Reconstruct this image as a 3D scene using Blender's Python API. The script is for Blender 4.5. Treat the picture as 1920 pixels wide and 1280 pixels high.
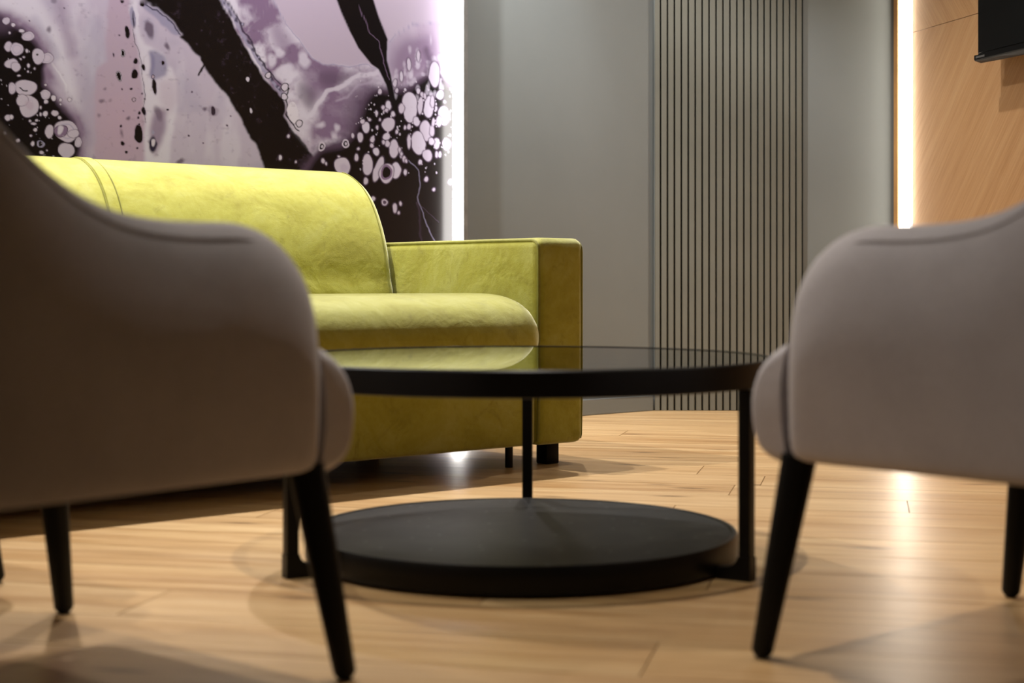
import bpy, bmesh, math, random
import numpy as np
from mathutils import Vector, Matrix

random.seed(7)
rng = np.random.default_rng(11)
scn = bpy.context.scene
COL = scn.collection
for o in list(bpy.data.objects):
    bpy.data.objects.remove(o)

# ------------------------------------------------------------------ camera
FPX = 2920.0          # focal length in pixels of the 1920 px wide frame
HZ = 526.0            # image row of the horizon
CAMH = 0.53
cam_d = bpy.data.cameras.new('camera')
cam = bpy.data.objects.new('camera', cam_d)
COL.objects.link(cam)
cam.location = (0, 0, CAMH)
cam.rotation_euler = (math.pi/2, 0, 0)
cam_d.sensor_width = 36.0
cam_d.lens = FPX/1920*36
cam_d.shift_y = -(640-HZ)/1920
cam_d.clip_start = 0.05
cam_d.dof.use_dof = True
cam_d.dof.focus_distance = 5.0
cam_d.dof.aperture_fstop = 3.2
scn.camera = cam

# ------------------------------------------------------------------ world, exposure
w = bpy.data.worlds.new('world')
scn.world = w
w.use_nodes = True
w.node_tree.nodes['Background'].inputs[0].default_value = (0.9, 0.85, 0.8, 1)
w.node_tree.nodes['Background'].inputs[1].default_value = 0.02
scn.view_settings.view_transform = 'Standard'
scn.view_settings.look = 'None'
scn.view_settings.gamma = 1
scn.view_settings.use_curve_mapping = False
scn.view_settings.exposure = -0.10

# ------------------------------------------------------------------ room axes
UA = math.radians(39.9)
U = Vector((math.cos(UA), math.sin(UA), 0))        # along mural wall / sofa, away to the right
N = Vector((-math.sin(UA), math.cos(UA), 0))       # towards the mural wall
C1 = Vector((0.58, 6.37, 0))                       # corner mural wall / slatted wall
C2 = Vector((1.592, 6.37, 0))                      # corner grey wall / timber wall
WA = math.radians(16)
WD = Vector((math.sin(WA), -math.cos(WA), 0))      # along timber wall towards the camera
WN = Vector((-math.cos(WA), -math.sin(WA), 0))     # timber wall normal, into the room
CEIL = 2.7
C0 = C1 - U*6.2
C3 = C2 + WD*6.0
C4 = Vector((3.6, -2.2, 0))
C5 = Vector((-4.4, -2.2, 0))
ROOM = [C0, C5, C4, C3, C2, C1]                    # counter clockwise

# ------------------------------------------------------------------ ceiling downlights
def spot(x, y, watt, angle=100, blend=0.6, col=(1.0, 0.86, 0.70), tx=None, ty=None, r=0.022, z=None):
    ld = bpy.data.lights.new('downlight', 'SPOT')
    ld.energy = watt
    ld.color = col
    ld.spot_size = math.radians(angle)
    ld.spot_blend = blend
    ld.shadow_soft_size = r
    o = bpy.data.objects.new('downlight', ld)
    COL.objects.link(o)
    o.location = (x, y, z or CEIL-0.03)
    if tx is not None:
        d = Vector((tx, ty, 0)) - o.location
        o.rotation_euler = d.to_track_quat('-Z', 'Y').to_euler()
    return o

WARM = (1.0, 0.91, 0.81)
NEUT = (1.0, 0.96, 0.92)
COOL = (0.90, 0.96, 1.0)
def wall_pt(t, off):
    return C1 - U*t - N*off
spot(0.04, 2.55, 150, 60, 1.0, WARM)                   # over the near side of the coffee table
for t, e in ((0.75, 130), (1.75, 250), (2.9, 250), (4.2, 150)):   # along the mural wall
    p = wall_pt(t, 0.30)
    spot(p.x, p.y, e, 110, 0.5, NEUT)
p = wall_pt(0.66, 0.14)
spot(p.x, p.y, 42, 60, 0.9, COOL, z=2.35)               # wall washer on the grey wall
spot(0.98, 5.45, 68, 100, 0.6, NEUT)                    # in front of the ribbed panel
spot(1.75, 3.6, 40, 90, 0.7, WARM)                      # beside the right chair
spot(-2.3, 0.7, 88, 46, 1.0, WARM, 0.75, 1.5)           # added fill from the far left, aimed to brighten the right chair's side

# ------------------------------------------------------------------ material helpers
def new_mat(name):
    m = bpy.data.materials.new(name)
    m.use_nodes = True
    nt = m.node_tree
    b = nt.nodes['Principled BSDF']
    return m, nt, b

def srgb(r, g, b):
    def f(c):
        c /= 255.0
        return c/12.92 if c <= 0.04045 else ((c+0.055)/1.055)**2.4
    return (f(r), f(g), f(b), 1)

def node(nt, typ, **kw):
    n = nt.nodes.new(typ)
    for k, v in kw.items():
        setattr(n, k, v)
    return n

def ramp(nt, src, stops):
    r = node(nt, 'ShaderNodeValToRGB')
    el = r.color_ramp.elements
    while len(el) < len(stops):
        el.new(0.5)
    for e, (p, c) in zip(el, stops):
        e.position = p
        e.color = c
    nt.links.new(src, r.inputs[0])
    return r.outputs[0]

def tex_coord(nt, kind='Object', scale=(1, 1, 1), rot=(0, 0, 0), rnd=False):
    tc = node(nt, 'ShaderNodeTexCoord')
    mp = node(nt, 'ShaderNodeMapping')
    mp.inputs['Scale'].default_value = scale
    mp.inputs['Rotation'].default_value = rot
    src = tc.outputs[kind]
    if rnd:
        oi = node(nt, 'ShaderNodeObjectInfo')
        mu = node(nt, 'ShaderNodeMath', operation='MULTIPLY')
        mu.inputs[1].default_value = 37.0
        nt.links.new(oi.outputs['Random'], mu.inputs[0])
        ad = node(nt, 'ShaderNodeVectorMath', operation='ADD')
        nt.links.new(src, ad.inputs[0])
        nt.links.new(mu.outputs[0], ad.inputs[1])
        src = ad.outputs[0]
    nt.links.new(src, mp.inputs[0])
    return mp.outputs[0]

def noise(nt, vec, scale, detail=4, rough=0.55, dist=0.0):
    n = node(nt, 'ShaderNodeTexNoise')
    n.inputs['Scale'].default_value = scale
    n.inputs['Detail'].default_value = detail
    n.inputs['Roughness'].default_value = rough
    n.inputs['Distortion'].default_value = dist
    nt.links.new(vec, n.inputs['Vector'])
    return n.outputs['Fac']

def mix(nt, fac, a, b, blend='MIX'):
    m = node(nt, 'ShaderNodeMix', data_type='RGBA', blend_type=blend)
    if isinstance(fac, (int, float)):
        m.inputs[0].default_value = fac
    else:
        nt.links.new(fac, m.inputs[0])
    for i, s in ((6, a), (7, b)):
        if isinstance(s, tuple):
            m.inputs[i].default_value = s
        else:
            nt.links.new(s, m.inputs[i])
    return m.outputs[2]

def bump(nt, b, height, strength, dist=0.01):
    bp = node(nt, 'ShaderNodeBump')
    bp.inputs['Strength'].default_value = strength
    bp.inputs['Distance'].default_value = dist
    nt.links.new(height, bp.inputs['Height'])
    nt.links.new(bp.outputs[0], b.inputs['Normal'])

def plain(name, col, rough=0.5, metal=0.0, spec=0.5, nscale=None, namt=0.15):
    m, nt, b = new_mat(name)
    b.inputs['Roughness'].default_value = rough
    b.inputs['Metallic'].default_value = metal
    b.inputs['Specular IOR Level'].default_value = spec
    v = tex_coord(nt)
    f = noise(nt, v, nscale or 25)
    d = tuple(c*(1-namt) for c in col[:3]) + (1,)
    l = tuple(min(1, c*(1+namt)) for c in col[:3]) + (1,)
    nt.links.new(ramp(nt, f, [(0.3, d), (0.7, l)]), b.inputs['Base Color'])
    return m

# ------------------------------------------------------------------ materials
def mat_velvet(name, dark, mid, light, sheen):
    m, nt, b = new_mat(name)
    v = tex_coord(nt, scale=(1, 1, 1))
    big = noise(nt, v, 5.5, 6, 0.62, 0.8)
    fine = noise(nt, v, 60, 4, 0.7)
    c = ramp(nt, big, [(0.30, dark), (0.50, mid), (0.70, light)])
    crush = noise(nt, v, 11, 7, 0.72, 1.5)
    c = mix(nt, ramp(nt, crush, [(0.56, (0, 0, 0, 1)), (0.70, (0.55, 0.55, 0.55, 1))]), c, tuple(q*0.62 for q in dark[:3])+(1,))
    c = mix(nt, 0.22, c, ramp(nt, fine, [(0.3, dark), (0.7, light)]))
    nt.links.new(c, b.inputs['Base Color'])
    b.inputs['Roughness'].default_value = 0.75
    b.inputs['Specular IOR Level'].default_value = 0.25
    b.inputs['Sheen Weight'].default_value = sheen
    b.inputs['Sheen Roughness'].default_value = 0.4
    b.inputs['Sheen Tint'].default_value = (0.90, 0.92, 0.66, 1)
    hv = node(nt, 'ShaderNodeMath', operation='ADD')
    nt.links.new(noise(nt, v, 9, 3, 0.5, 0.5), hv.inputs[0])
    fm = node(nt, 'ShaderNodeMath', operation='MULTIPLY')
    nt.links.new(noise(nt, v, 300, 2), fm.inputs[0])
    fm.inputs[1].default_value = 0.08
    nt.links.new(fm.outputs[0], hv.inputs[1])
    bump(nt, b, hv.outputs[0], 0.5, 0.012)
    return m

M = {}
M['lime'] = mat_velvet('lime_velvet', (0.255, 0.230, 0.010, 1), (0.345, 0.330, 0.036, 1), (0.395, 0.388, 0.095, 1), 1.0)
M['piping_lime'] = mat_velvet('lime_piping', (0.14, 0.14, 0.02, 1), (0.20, 0.19, 0.03, 1), (0.28, 0.27, 0.05, 1), 0.3)

def mat_fabric():
    m, nt, b = new_mat('grey_upholstery')
    v = tex_coord(nt)
    f = noise(nt, v, 7, 5, 0.6)
    g = noise(nt, v, 220, 2, 0.6)
    c = ramp(nt, f, [(0.3, (0.48, 0.455, 0.475, 1)), (0.7, (0.58, 0.555, 0.575, 1))])
    c = mix(nt, 0.2, c, ramp(nt, g, [(0.35, (0.38, 0.36, 0.37, 1)), (0.65, (0.60, 0.575, 0.59, 1))]))
    nt.links.new(c, b.inputs['Base Color'])
    b.inputs['Roughness'].default_value = 0.85
    b.inputs['Specular IOR Level'].default_value = 0.2
    b.inputs['Sheen Weight'].default_value = 0.25
    bump(nt, b, noise(nt, v, 12, 3), 0.2, 0.008)
    return m
M['fabric'] = mat_fabric()
M['fabric_seam'] = plain('grey_seam', (0.30, 0.27, 0.27), 0.85)
M['black_wood'] = plain('black_leg_wood', (0.003, 0.003, 0.003), 0.5, spec=0.15)
M['black_metal'] = plain('black_powder_coat', (0.004, 0.0038, 0.0035), 0.4, spec=0.22)
M['black_plastic'] = plain('black_plastic', (0.004, 0.004, 0.0045), 0.4, spec=0.12)
M['glide'] = plain('leg_glide', (0.02, 0.02, 0.02), 0.5)
M['dark_cloth'] = plain('underside_cloth', (0.010, 0.009, 0.008), 0.9, spec=0.1)

def mat_wall():
    m, nt, b = new_mat('grey_green_paint')
    v = tex_coord(nt)
    f = noise(nt, v, 1.6, 5, 0.55)
    nt.links.new(ramp(nt, f, [(0.3, (0.188, 0.207, 0.211, 1)), (0.7, (0.213, 0.232, 0.234, 1))]), b.inputs['Base Color'])
    b.inputs['Roughness'].default_value = 0.5
    b.inputs['Specular IOR Level'].default_value = 0.35
    bump(nt, b, noise(nt, v, 45, 4), 0.05, 0.003)
    return m
M['wall'] = mat_wall()
M['wall_near'] = plain('beige_paint', (0.12, 0.11, 0.10), 0.8, nscale=2)
M['ceiling'] = plain('ceiling_paint', (0.30, 0.29, 0.28), 0.9, nscale=2, namt=0.05)
M['slat'] = plain('sage_slat', (0.175, 0.174, 0.148), 0.5, spec=0.35, nscale=6, namt=0.05)
M['slat_back'] = plain('dark_slat_backing', (0.022, 0.026, 0.024), 0.8, spec=0.2)
M['alu'] = plain('grey_trim_profile', (0.23, 0.23, 0.235), 0.45, metal=0.3)

def mat_floor():
    m, nt, b = new_mat('oak_plank')
    v = tex_coord(nt, scale=(0.55, 9.0, 1), rnd=True)
    v2 = tex_coord(nt, scale=(0.9, 30.0, 1), rnd=True)
    v3 = tex_coord(nt, scale=(0.35, 4.0, 1), rnd=True)
    a = noise(nt, v, 2.2, 6, 0.6, 0.9)
    g = noise(nt, v2, 5.0, 5, 0.65, 0.4)
    s = noise(nt, v3, 2.0, 3, 0.5, 0.3)
    oi = node(nt, 'ShaderNodeObjectInfo')
    base = ramp(nt, a, [(0.30, (0.20, 0.098, 0.036, 1)), (0.43, (0.40, 0.235, 0.100, 1)), (0.55, (0.54, 0.365, 0.185, 1)), (0.68, (0.68, 0.52, 0.32, 1))])
    tone = ramp(nt, oi.outputs['Random'], [(0.0, (0.68, 0.56, 0.42, 1)), (0.18, (0.86, 0.80, 0.70, 1)), (0.5, (1, 0.96, 0.86, 1)), (1.0, (0.94, 0.88, 0.76, 1))])
    c = mix(nt, 1.0, base, tone, 'MULTIPLY')
    c = mix(nt, 0.40, c, ramp(nt, g, [(0.38, (0.22, 0.11, 0.04, 1)), (0.50, (0.52, 0.34, 0.17, 1)), (0.62, (0.74, 0.57, 0.36, 1))]))
    c = mix(nt, 0.35, c, ramp(nt, s, [(0.35, (0.36, 0.20, 0.085, 1)), (0.65, (0.68, 0.50, 0.29, 1))]))
    # knots
    vk = tex_coord(nt, scale=(1.5, 6.5, 1), rnd=True)
    vo = node(nt, 'ShaderNodeTexVoronoi', voronoi_dimensions='2D')
    vo.inputs['Scale'].default_value = 1.0
    nt.links.new(vk, vo.inputs['Vector'])
    wob = node(nt, 'ShaderNodeMath', operation='MULTIPLY_ADD')
    nt.links.new(noise(nt, v2, 3.0, 3), wob.inputs[0])
    wob.inputs[1].default_value = 0.16
    nt.links.new(vo.outputs['Distance'], wob.inputs[2])
    k = ramp(nt, wob.outputs[0], [(0.085, (0.9, 0.9, 0.9, 1)), (0.17, (0, 0, 0, 1))])
    sep = node(nt, 'ShaderNodeSeparateColor')
    nt.links.new(vo.outputs['Color'], sep.inputs[0])
    gt = node(nt, 'ShaderNodeMath', operation='GREATER_THAN')
    gt.inputs[1].default_value = 0.45
    nt.links.new(sep.outputs[0], gt.inputs[0])
    km = node(nt, 'ShaderNodeMath', operation='MULTIPLY')
    nt.links.new(k, km.inputs[0])
    nt.links.new(gt.outputs[0], km.inputs[1])
    c = mix(nt, km.outputs[0], c, (0.09, 0.040, 0.014, 1))
    c = mix(nt, 1.0, c, (1.0, 0.97, 0.90, 1), 'MULTIPLY')
    nt.links.new(c, b.inputs['Base Color'])
    b.inputs['Specular IOR Level'].default_value = 0.45
    rr = ramp(nt, g, [(0.2, (0.26, 0.26, 0.26, 1)), (0.8, (0.40, 0.40, 0.40, 1))])
    nt.links.new(rr, b.inputs['Roughness'])
    bump(nt, b, g, 0.10, 0.002)
    return m
M['floor'] = mat_floor()
M['subfloor'] = plain('floor_joint', (0.06, 0.035, 0.018), 0.9)

def mat_veneer(name, rot):
    m, nt, b = new_mat(name)
    v = tex_coord(nt, scale=(1, 1, 1), rot=(0, rot, 0))
    mp = node(nt, 'ShaderNodeMapping')
    mp.inputs['Scale'].default_value = (0.7, 1, 16)
    nt.links.new(v, mp.inputs[0])
    mp2 = node(nt, 'ShaderNodeMapping')
    mp2.inputs['Scale'].default_value = (1.5, 1, 75)
    nt.links.new(v, mp2.inputs[0])
    a = noise(nt, mp.outputs[0], 1.6, 5, 0.6, 0.3)
    g = noise(nt, mp2.outputs[0], 2.4, 5, 0.7)
    c = ramp(nt, a, [(0.3, (0.42, 0.225, 0.095, 1)), (0.55, (0.50, 0.29, 0.135, 1)), (0.75, (0.56, 0.35, 0.175, 1))])
    c = mix(nt, 0.4, c, ramp(nt, g, [(0.35, (0.33, 0.165, 0.065, 1)), (0.6, (0.56, 0.335, 0.16, 1))]))
    nt.links.new(c, b.inputs['Base Color'])
    b.inputs['Roughness'].default_value = 0.5
    b.inputs['Specular IOR Level'].default_value = 0.3
    bump(nt, b, g, 0.08, 0.002)
    return m
M['veneer_a'] = mat_veneer('oak_veneer_rising', math.radians(-50))
M['veneer_b'] = mat_veneer('oak_veneer_falling', math.radians(50))
M['veneer_edge'] = plain('oak_edge', (0.55, 0.29, 0.10), 0.5, nscale=8)

def mat_emit(name, col, s):
    m, nt, b = new_mat(name)
    b.inputs['Base Color'].default_value = (0.8, 0.8, 0.8, 1)
    b.inputs['Emission Color'].default_value = col
    b.inputs['Emission Strength'].default_value = s
    return m
M['led'] = mat_emit('led_diffuser_neutral', (1.0, 0.95, 0.91, 1), 20)
M['led_warm'] = mat_emit('led_diffuser_warm', (1.0, 0.90, 0.76, 1), 14)

def mat_glass():
    m, nt, b = new_mat('smoked_glass')
    out = nt.nodes['Material Output']
    nt.nodes.remove(b)
    tr = node(nt, 'ShaderNodeBsdfTransparent')
    tr.inputs[0].default_value = (0.72, 0.73, 0.71, 1)
    gl = node(nt, 'ShaderNodeBsdfGlossy')
    gl.inputs['Roughness'].default_value = 0.015
    gl.inputs[0].default_value = (0.9, 0.9, 0.9, 1)
    fr = node(nt, 'ShaderNodeFresnel')
    fr.inputs[0].default_value = 1.5
    ms = node(nt, 'ShaderNodeMixShader')
    nt.links.new(fr.outputs[0], ms.inputs[0])
    nt.links.new(tr.outputs[0], ms.inputs[1])
    nt.links.new(gl.outputs[0], ms.inputs[2])
    nt.links.new(ms.outputs[0], out.inputs[0])
    return m
M['glass'] = mat_glass()

def mat_slate():
    m, nt, b = new_mat('dark_stone_top')
    v = tex_coord(nt)
    a = noise(nt, v, 7, 6, 0.65, 1.2)
    c = ramp(nt, a, [(0.35, (0.003, 0.0027, 0.0022, 1)), (0.52, (0.010, 0.009, 0.0075, 1)), (0.68, (0.020, 0.019, 0.016, 1))])
    sp = node(nt, 'ShaderNodeTexVoronoi', voronoi_dimensions='2D')
    sp.inputs['Scale'].default_value = 9
    nt.links.new(v, sp.inputs['Vector'])
    k = ramp(nt, sp.outputs['Distance'], [(0.02, (1, 1, 1, 1)), (0.05, (0, 0, 0, 1))])
    c = mix(nt, k, c, (0.09, 0.09, 0.09, 1))
    nt.links.new(c, b.inputs['Base Color'])
    b.inputs['Roughness'].default_value = 0.42
    b.inputs['Specular IOR Level'].default_value = 0.12
    bump(nt, b, a, 0.1, 0.003)
    return m
M['slate'] = mat_slate()

def mat_print():
    m, nt, b = new_mat('mural_print')
    at = node(nt, 'ShaderNodeAttribute')
    at.attribute_name = 'print'
    nt.links.new(at.outputs['Color'], b.inputs['Base Color'])
    b.inputs['Roughness'].default_value = 0.24
    b.inputs['Specular IOR Level'].default_value = 0.4
    return m
M['print'] = mat_print()

# ------------------------------------------------------------------ mesh helpers
def link(name, me, mat, parent=None, loc=None, rotz=None):
    o = bpy.data.objects.new(name, me)
    COL.objects.link(o)
    if mat is not None and not me.materials:
        me.materials.append(M[mat] if isinstance(mat, str) else mat)
    if parent is not None:
        o.parent = parent
    if loc is not None:
        o.location = loc
    if rotz is not None:
        o.rotation_euler = (0, 0, rotz)
    return o

def from_bm(name, bm, smooth=False, angle=None):
    me = bpy.data.meshes.new(name)
    bmesh.ops.recalc_face_normals(bm, faces=bm.faces)
    bm.to_mesh(me)
    bm.free()
    if smooth:
        for p in me.polygons:
            p.use_smooth = True
        if angle is not None:
            me.set_sharp_from_angle(angle=math.radians(angle))
    return me

def box(name, x0, x1, y0, y1, z0, z1, bev=0.0, seg=2):
    bm = bmesh.new()
    bmesh.ops.create_cube(bm, size=1)
    for v in bm.verts:
        v.co = Vector(((x0+x1)/2 + v.co.x*(x1-x0), (y0+y1)/2 + v.co.y*(y1-y0), (z0+z1)/2 + v.co.z*(z1-z0)))
    if bev > 0:
        bmesh.ops.bevel(bm, geom=bm.edges[:], offset=bev, segments=seg, profile=0.5, affect='EDGES')
    return from_bm(name, bm, bev > 0, 40)

def loft(name, rings, closed_ring=True, cap=True, smooth=True, angle=60):
    """rings: list of equal-length lists of points"""
    bm = bmesh.new()
    vs = [[bm.verts.new(p) for p in r] for r in rings]
    n = len(vs[0])
    for a, b_ in zip(vs, vs[1:]):
        for i in range(n if closed_ring else n-1):
            j = (i+1) % n
            bm.faces.new((a[i], a[j], b_[j], b_[i]))
    if cap:
        bm.faces.new(vs[0])
        bm.faces.new(vs[-1])
    return from_bm(name, bm, smooth, angle)

def tube(name, pts, r, n=8):
    pts = [Vector(p) for p in pts]
    rings = []
    prev = None
    for i, p in enumerate(pts):
        if i == 0:
            t = pts[1]-p
        elif i == len(pts)-1:
            t = p-pts[i-1]
        else:
            t = (pts[i+1]-p).normalized() + (p-pts[i-1]).normalized()
        t.normalize()
        if prev is None:
            a = Vector((0, 0, 1)) if abs(t.z) < 0.9 else Vector((1, 0, 0))
            x = t.cross(a).normalized()
        else:
            x = (prev - t*prev.dot(t)).normalized()
        prev = x
        y = t.cross(x)
        rr = r[i] if isinstance(r, (list, tuple)) else r
        rings.append([p + (x*math.cos(2*math.pi*k/n) + y*math.sin(2*math.pi*k/n))*rr for k in range(n)])
    return loft(name, rings, angle=50)

def lathe(name, prof, n=96, angle=35):
    """prof: closed list of (r, z)"""
    bm = bmesh.new()
    rings = []
    for k in range(n):
        a = 2*math.pi*k/n
        rings.append([bm.verts.new((r*math.cos(a), r*math.sin(a), z)) for r, z in prof])
    m = len(prof)
    for k in range(n):
        a, b_ = rings[k], rings[(k+1) % n]
        for i in range(m):
            j = (i+1) % m
            bm.faces.new((a[i], b_[i], b_[j], a[j]))
    return from_bm(name, bm, True, angle)

def disc(name, r, z0, z1, bev=0.002, n=96):
    bm = bmesh.new()
    prof = [(r-bev, z0), (r, z0+bev), (r, z1-bev), (r-bev, z1)]
    rings = []
    for k in range(n):
        a = 2*math.pi*k/n
        rings.append([bm.verts.new((q*math.cos(a), q*math.sin(a), z)) for q, z in prof])
    for k in range(n):
        a, b_ = rings[k], rings[(k+1) % n]
        for i in range(len(prof)-1):
            bm.faces.new((a[i], b_[i], b_[i+1], a[i+1]))
    bm.faces.new([r_[0] for r_ in rings][::-1])
    bm.faces.new([r_[-1] for r_ in rings])
    return from_bm(name, bm, True, 35)

def empty(name, loc, rotz=0.0):
    o = bpy.data.objects.new(name, None)
    COL.objects.link(o)
    o.location = loc
    o.rotation_euler = (0, 0, rotz)
    o.empty_display_size = 0.1
    return o

def tag(o, label=None, cat=None, group=None, kind=None):
    if label: o['label'] = label
    if cat: o['category'] = cat
    if group: o['group'] = group
    if kind: o['kind'] = kind
    return o

def copy_tree(o, parent=None):
    c = o.copy()
    COL.objects.link(c)
    c.parent = parent
    for ch in list(o.children):
        copy_tree(ch, c)
    return c

# ------------------------------------------------------------------ the room
def wall_box(name, a, b, thick, mat, z0=0.0, z1=CEIL):
    """wall from a to b, its room side on the line, thickness outwards (to the right of a->b when room is left)"""
    d = (b-a)
    L = d.length
    ang = math.atan2(d.y, d.x)
    me = box(name, 0, L, -thick, 0, z0, z1)
    o = link(name, me, mat, loc=a, rotz=ang)
    tag(o, kind='structure')
    return o

# room polygon counter clockwise, so the inside is on the left of each edge
w_left = wall_box('wall_left', C1, C0, 0.12, 'wall')
w_far = wall_box('wall_far', C2, C1, 0.12, 'wall')
w_right = wall_box('wall_right', C3, C2, 0.12, 'wall_near')
wall_box('wall_side', C4, C3, 0.12, 'wall_near')
wall_box('wall_back', C5, C4, 0.12, 'wall_near')
wall_box('wall_near', C0, C5, 0.12, 'wall_near')
tag(w_left, 'grey-green painted wall beside the mural')
tag(w_far, 'grey-green painted far wall behind the ribbed panel')
tag(w_right, 'wall on the right faced with oak veneer')

def poly_prism(name, poly, z0, z1):
    bm = bmesh.new()
    lo = [bm.verts.new((p.x, p.y, z0)) for p in poly]
    hi = [bm.verts.new((p.x, p.y, z1)) for p in poly]
    n = len(poly)
    bm.faces.new(lo[::-1])
    bm.faces.new(hi)
    for i in range(n):
        bm.faces.new((lo[i], lo[(i+1) % n], hi[(i+1) % n], hi[i]))
    return from_bm(name, bm)

c_room = sum(ROOM, Vector())/len(ROOM)
big = [p + (p-c_room).normalized()*0.12 for p in ROOM]
ceil = link('ceiling', poly_prism('ceiling', big, CEIL, CEIL+0.08), 'ceiling')
tag(ceil, kind='structure')
PT = 0.012
floor = link('floor', poly_prism('floor', big, -0.06, -PT), 'subfloor')
tag(floor, 'warm oak plank floor', kind='structure')

# planks
JA = math.radians(12.8)
J = Vector((math.sin(JA), math.cos(JA), 0))
L_ = Vector((math.cos(JA), -math.sin(JA), 0))
def clip(poly, a, b):
    """keep the part left of a->b"""
    out = []
    d = b-a
    def s(p): return d.x*(p.y-a.y) - d.y*(p.x-a.x)
    for i, p in enumerate(poly):
        q = poly[(i+1) % len(poly)]
        sp, sq = s(p), s(q)
        if sp >= 0: out.append(p)
        if (sp >= 0) != (sq >= 0):
            t = sp/(sp-sq)
            out.append(p + (q-p)*t)
    return out
PW, PL, GAP = 0.2, 2.2, 0.0011
fixed = {4.27: -0.452, 3.67: 0.097, 3.87: -0.331}
rowj = 0.07 - 0.2*16
prng = random.Random(3)
while rowj < 7.2:
    off = prng.uniform(0, PL)
    for k_, v_ in fixed.items():
        if abs(k_-rowj) < 0.02:
            off = v_
    l0 = off - PL*4
    while l0 < 7:
        a, b_ = l0+GAP, l0+PL-GAP
        j0, j1 = rowj+GAP, rowj+PW-GAP
        poly = [L_*a+J*j0, L_*b_+J*j0, L_*b_+J*j1, L_*a+J*j1]
        for i in range(len(ROOM)):
            if len(poly) < 3: break
            poly = clip(poly, ROOM[i], ROOM[(i+1) % len(ROOM)])
        if len(poly) >= 3:
            ctr = L_*(l0+PL/2) + J*(rowj+PW/2)
            rel = [p-ctr for p in poly]
            loc = [Vector((p.dot(L_), p.dot(J), 0)) for p in rel]
            o = link('plank', poly_prism('plank', loc, -PT, 0.0), 'floor', parent=floor, loc=ctr, rotz=-JA)
        l0 += PL
    rowj += PW

# baseboards
def board(name, a, b, h, t, mat):
    d = b-a
    me = box(name, 0, d.length, 0.0, t, 0, h, 0.003, 1)
    o = link(name, me, mat, loc=a, rotz=math.atan2(d.y, d.x))
    tag(o, kind='structure')
    return o
board('baseboard_left', C1-U*0.012, C0, 0.064, 0.012, 'wall')

# ------------------------------------------------------------------ ribbed panel on the far wall
def px_to_far(px, y):
    return (px-960)/FPX*y
SP_Y = C1.y - 0.022
sp = empty('ribbed_panel', (0, C1.y, 0))
tag(sp, 'sage-grey panel of narrow vertical slats on the far wall', 'wall panel')
x_a, x_b = px_to_far(1228, SP_Y), px_to_far(1504.5, SP_Y)
link('backing', box('backing', x_a+0.006, x_b+0.006, -0.006, -0.0005, 0.001, CEIL-0.002), 'slat_back', sp)  # runs past the last slat as a dark line, standing in for its shadow
edges = [1228, 1238.7]
e = 1238.7
for i in range(14):
    e += 13.02; edges.append(e)
for i in range(7):
    e += (1504.5-1421)/7; edges.append(e)
for i, (p0, p1) in enumerate(zip(edges, edges[1:])):
    xa, xb = px_to_far(p0, SP_Y), px_to_far(p1, SP_Y)
    g = 0.0032
    link('slat', box('slat', xa+(0 if i == 0 else g), xb-g, -0.022, -0.006, 0.001, CEIL-0.002, 0.0015, 1), 'slat', sp)

# ------------------------------------------------------------------ timber wall on the right: veneer panels, corner edge, light channel
WANG = math.atan2(WD.y, WD.x)
def wpt(t, off, z=0.0):
    return C2 + WD*t + WN*off + Vector((0, 0, z))
# local axes of things on this wall: +x along WD, +y = -WN (into the wall)
rows = [(0.001, 0.660), (0.662, 1.528), (1.530, 2.295), (2.297, CEIL-0.002)]
for r, (z0, z1) in enumerate(rows):
    t0 = 0.102
    k = 0
    while t0 < 5.9:
        t1 = min(t0+2.4, 5.95)
        link('veneer_panel', box('veneer_panel', t0+0.001, t1-0.001, -0.006, 0.0, z0, z1, 0.0008, 1),
             'veneer_b' if r % 2 == 1 else 'veneer_a', loc=wpt(0, 0), rotz=WANG).parent = None
        t0 = t1
        k += 1
for o in [o for o in bpy.data.objects if o.name.startswith('veneer_panel')]:
    mw = Matrix.LocRotScale(o.location, o.rotation_euler, None)
    o.parent = w_right
    wl = Matrix.LocRotScale(w_right.location, w_right.rotation_euler, None)
    loc, rot, sc = (wl.inverted() @ mw).decompose()
    o.location = loc
    o.rotation_euler = rot.to_euler()
edge = link('trim_1', box('trim_1', 0.002, 0.034, -0.036, 0.0, 0.001, CEIL-0.002, 0.001, 1), 'veneer_edge', loc=wpt(0, 0), rotz=WANG)
tag(edge, 'narrow oak edge strip beside the right light strip', kind='structure')
ls = empty('light_strip', wpt(0.036, 0), WANG)
tag(ls, 'tall glowing light strip at the edge of the oak wall', 'light strip', 'vertical light strips')
link('profile', box('profile', 0.0, 0.064, -0.005, -0.0005, 0.02, CEIL-0.002), 'alu', ls)
link('diffuser', box('diffuser', 0.001, 0.046, -0.034, -0.0055, 0.02, CEIL-0.003, 0.004, 3), 'led_warm', ls)

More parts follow.
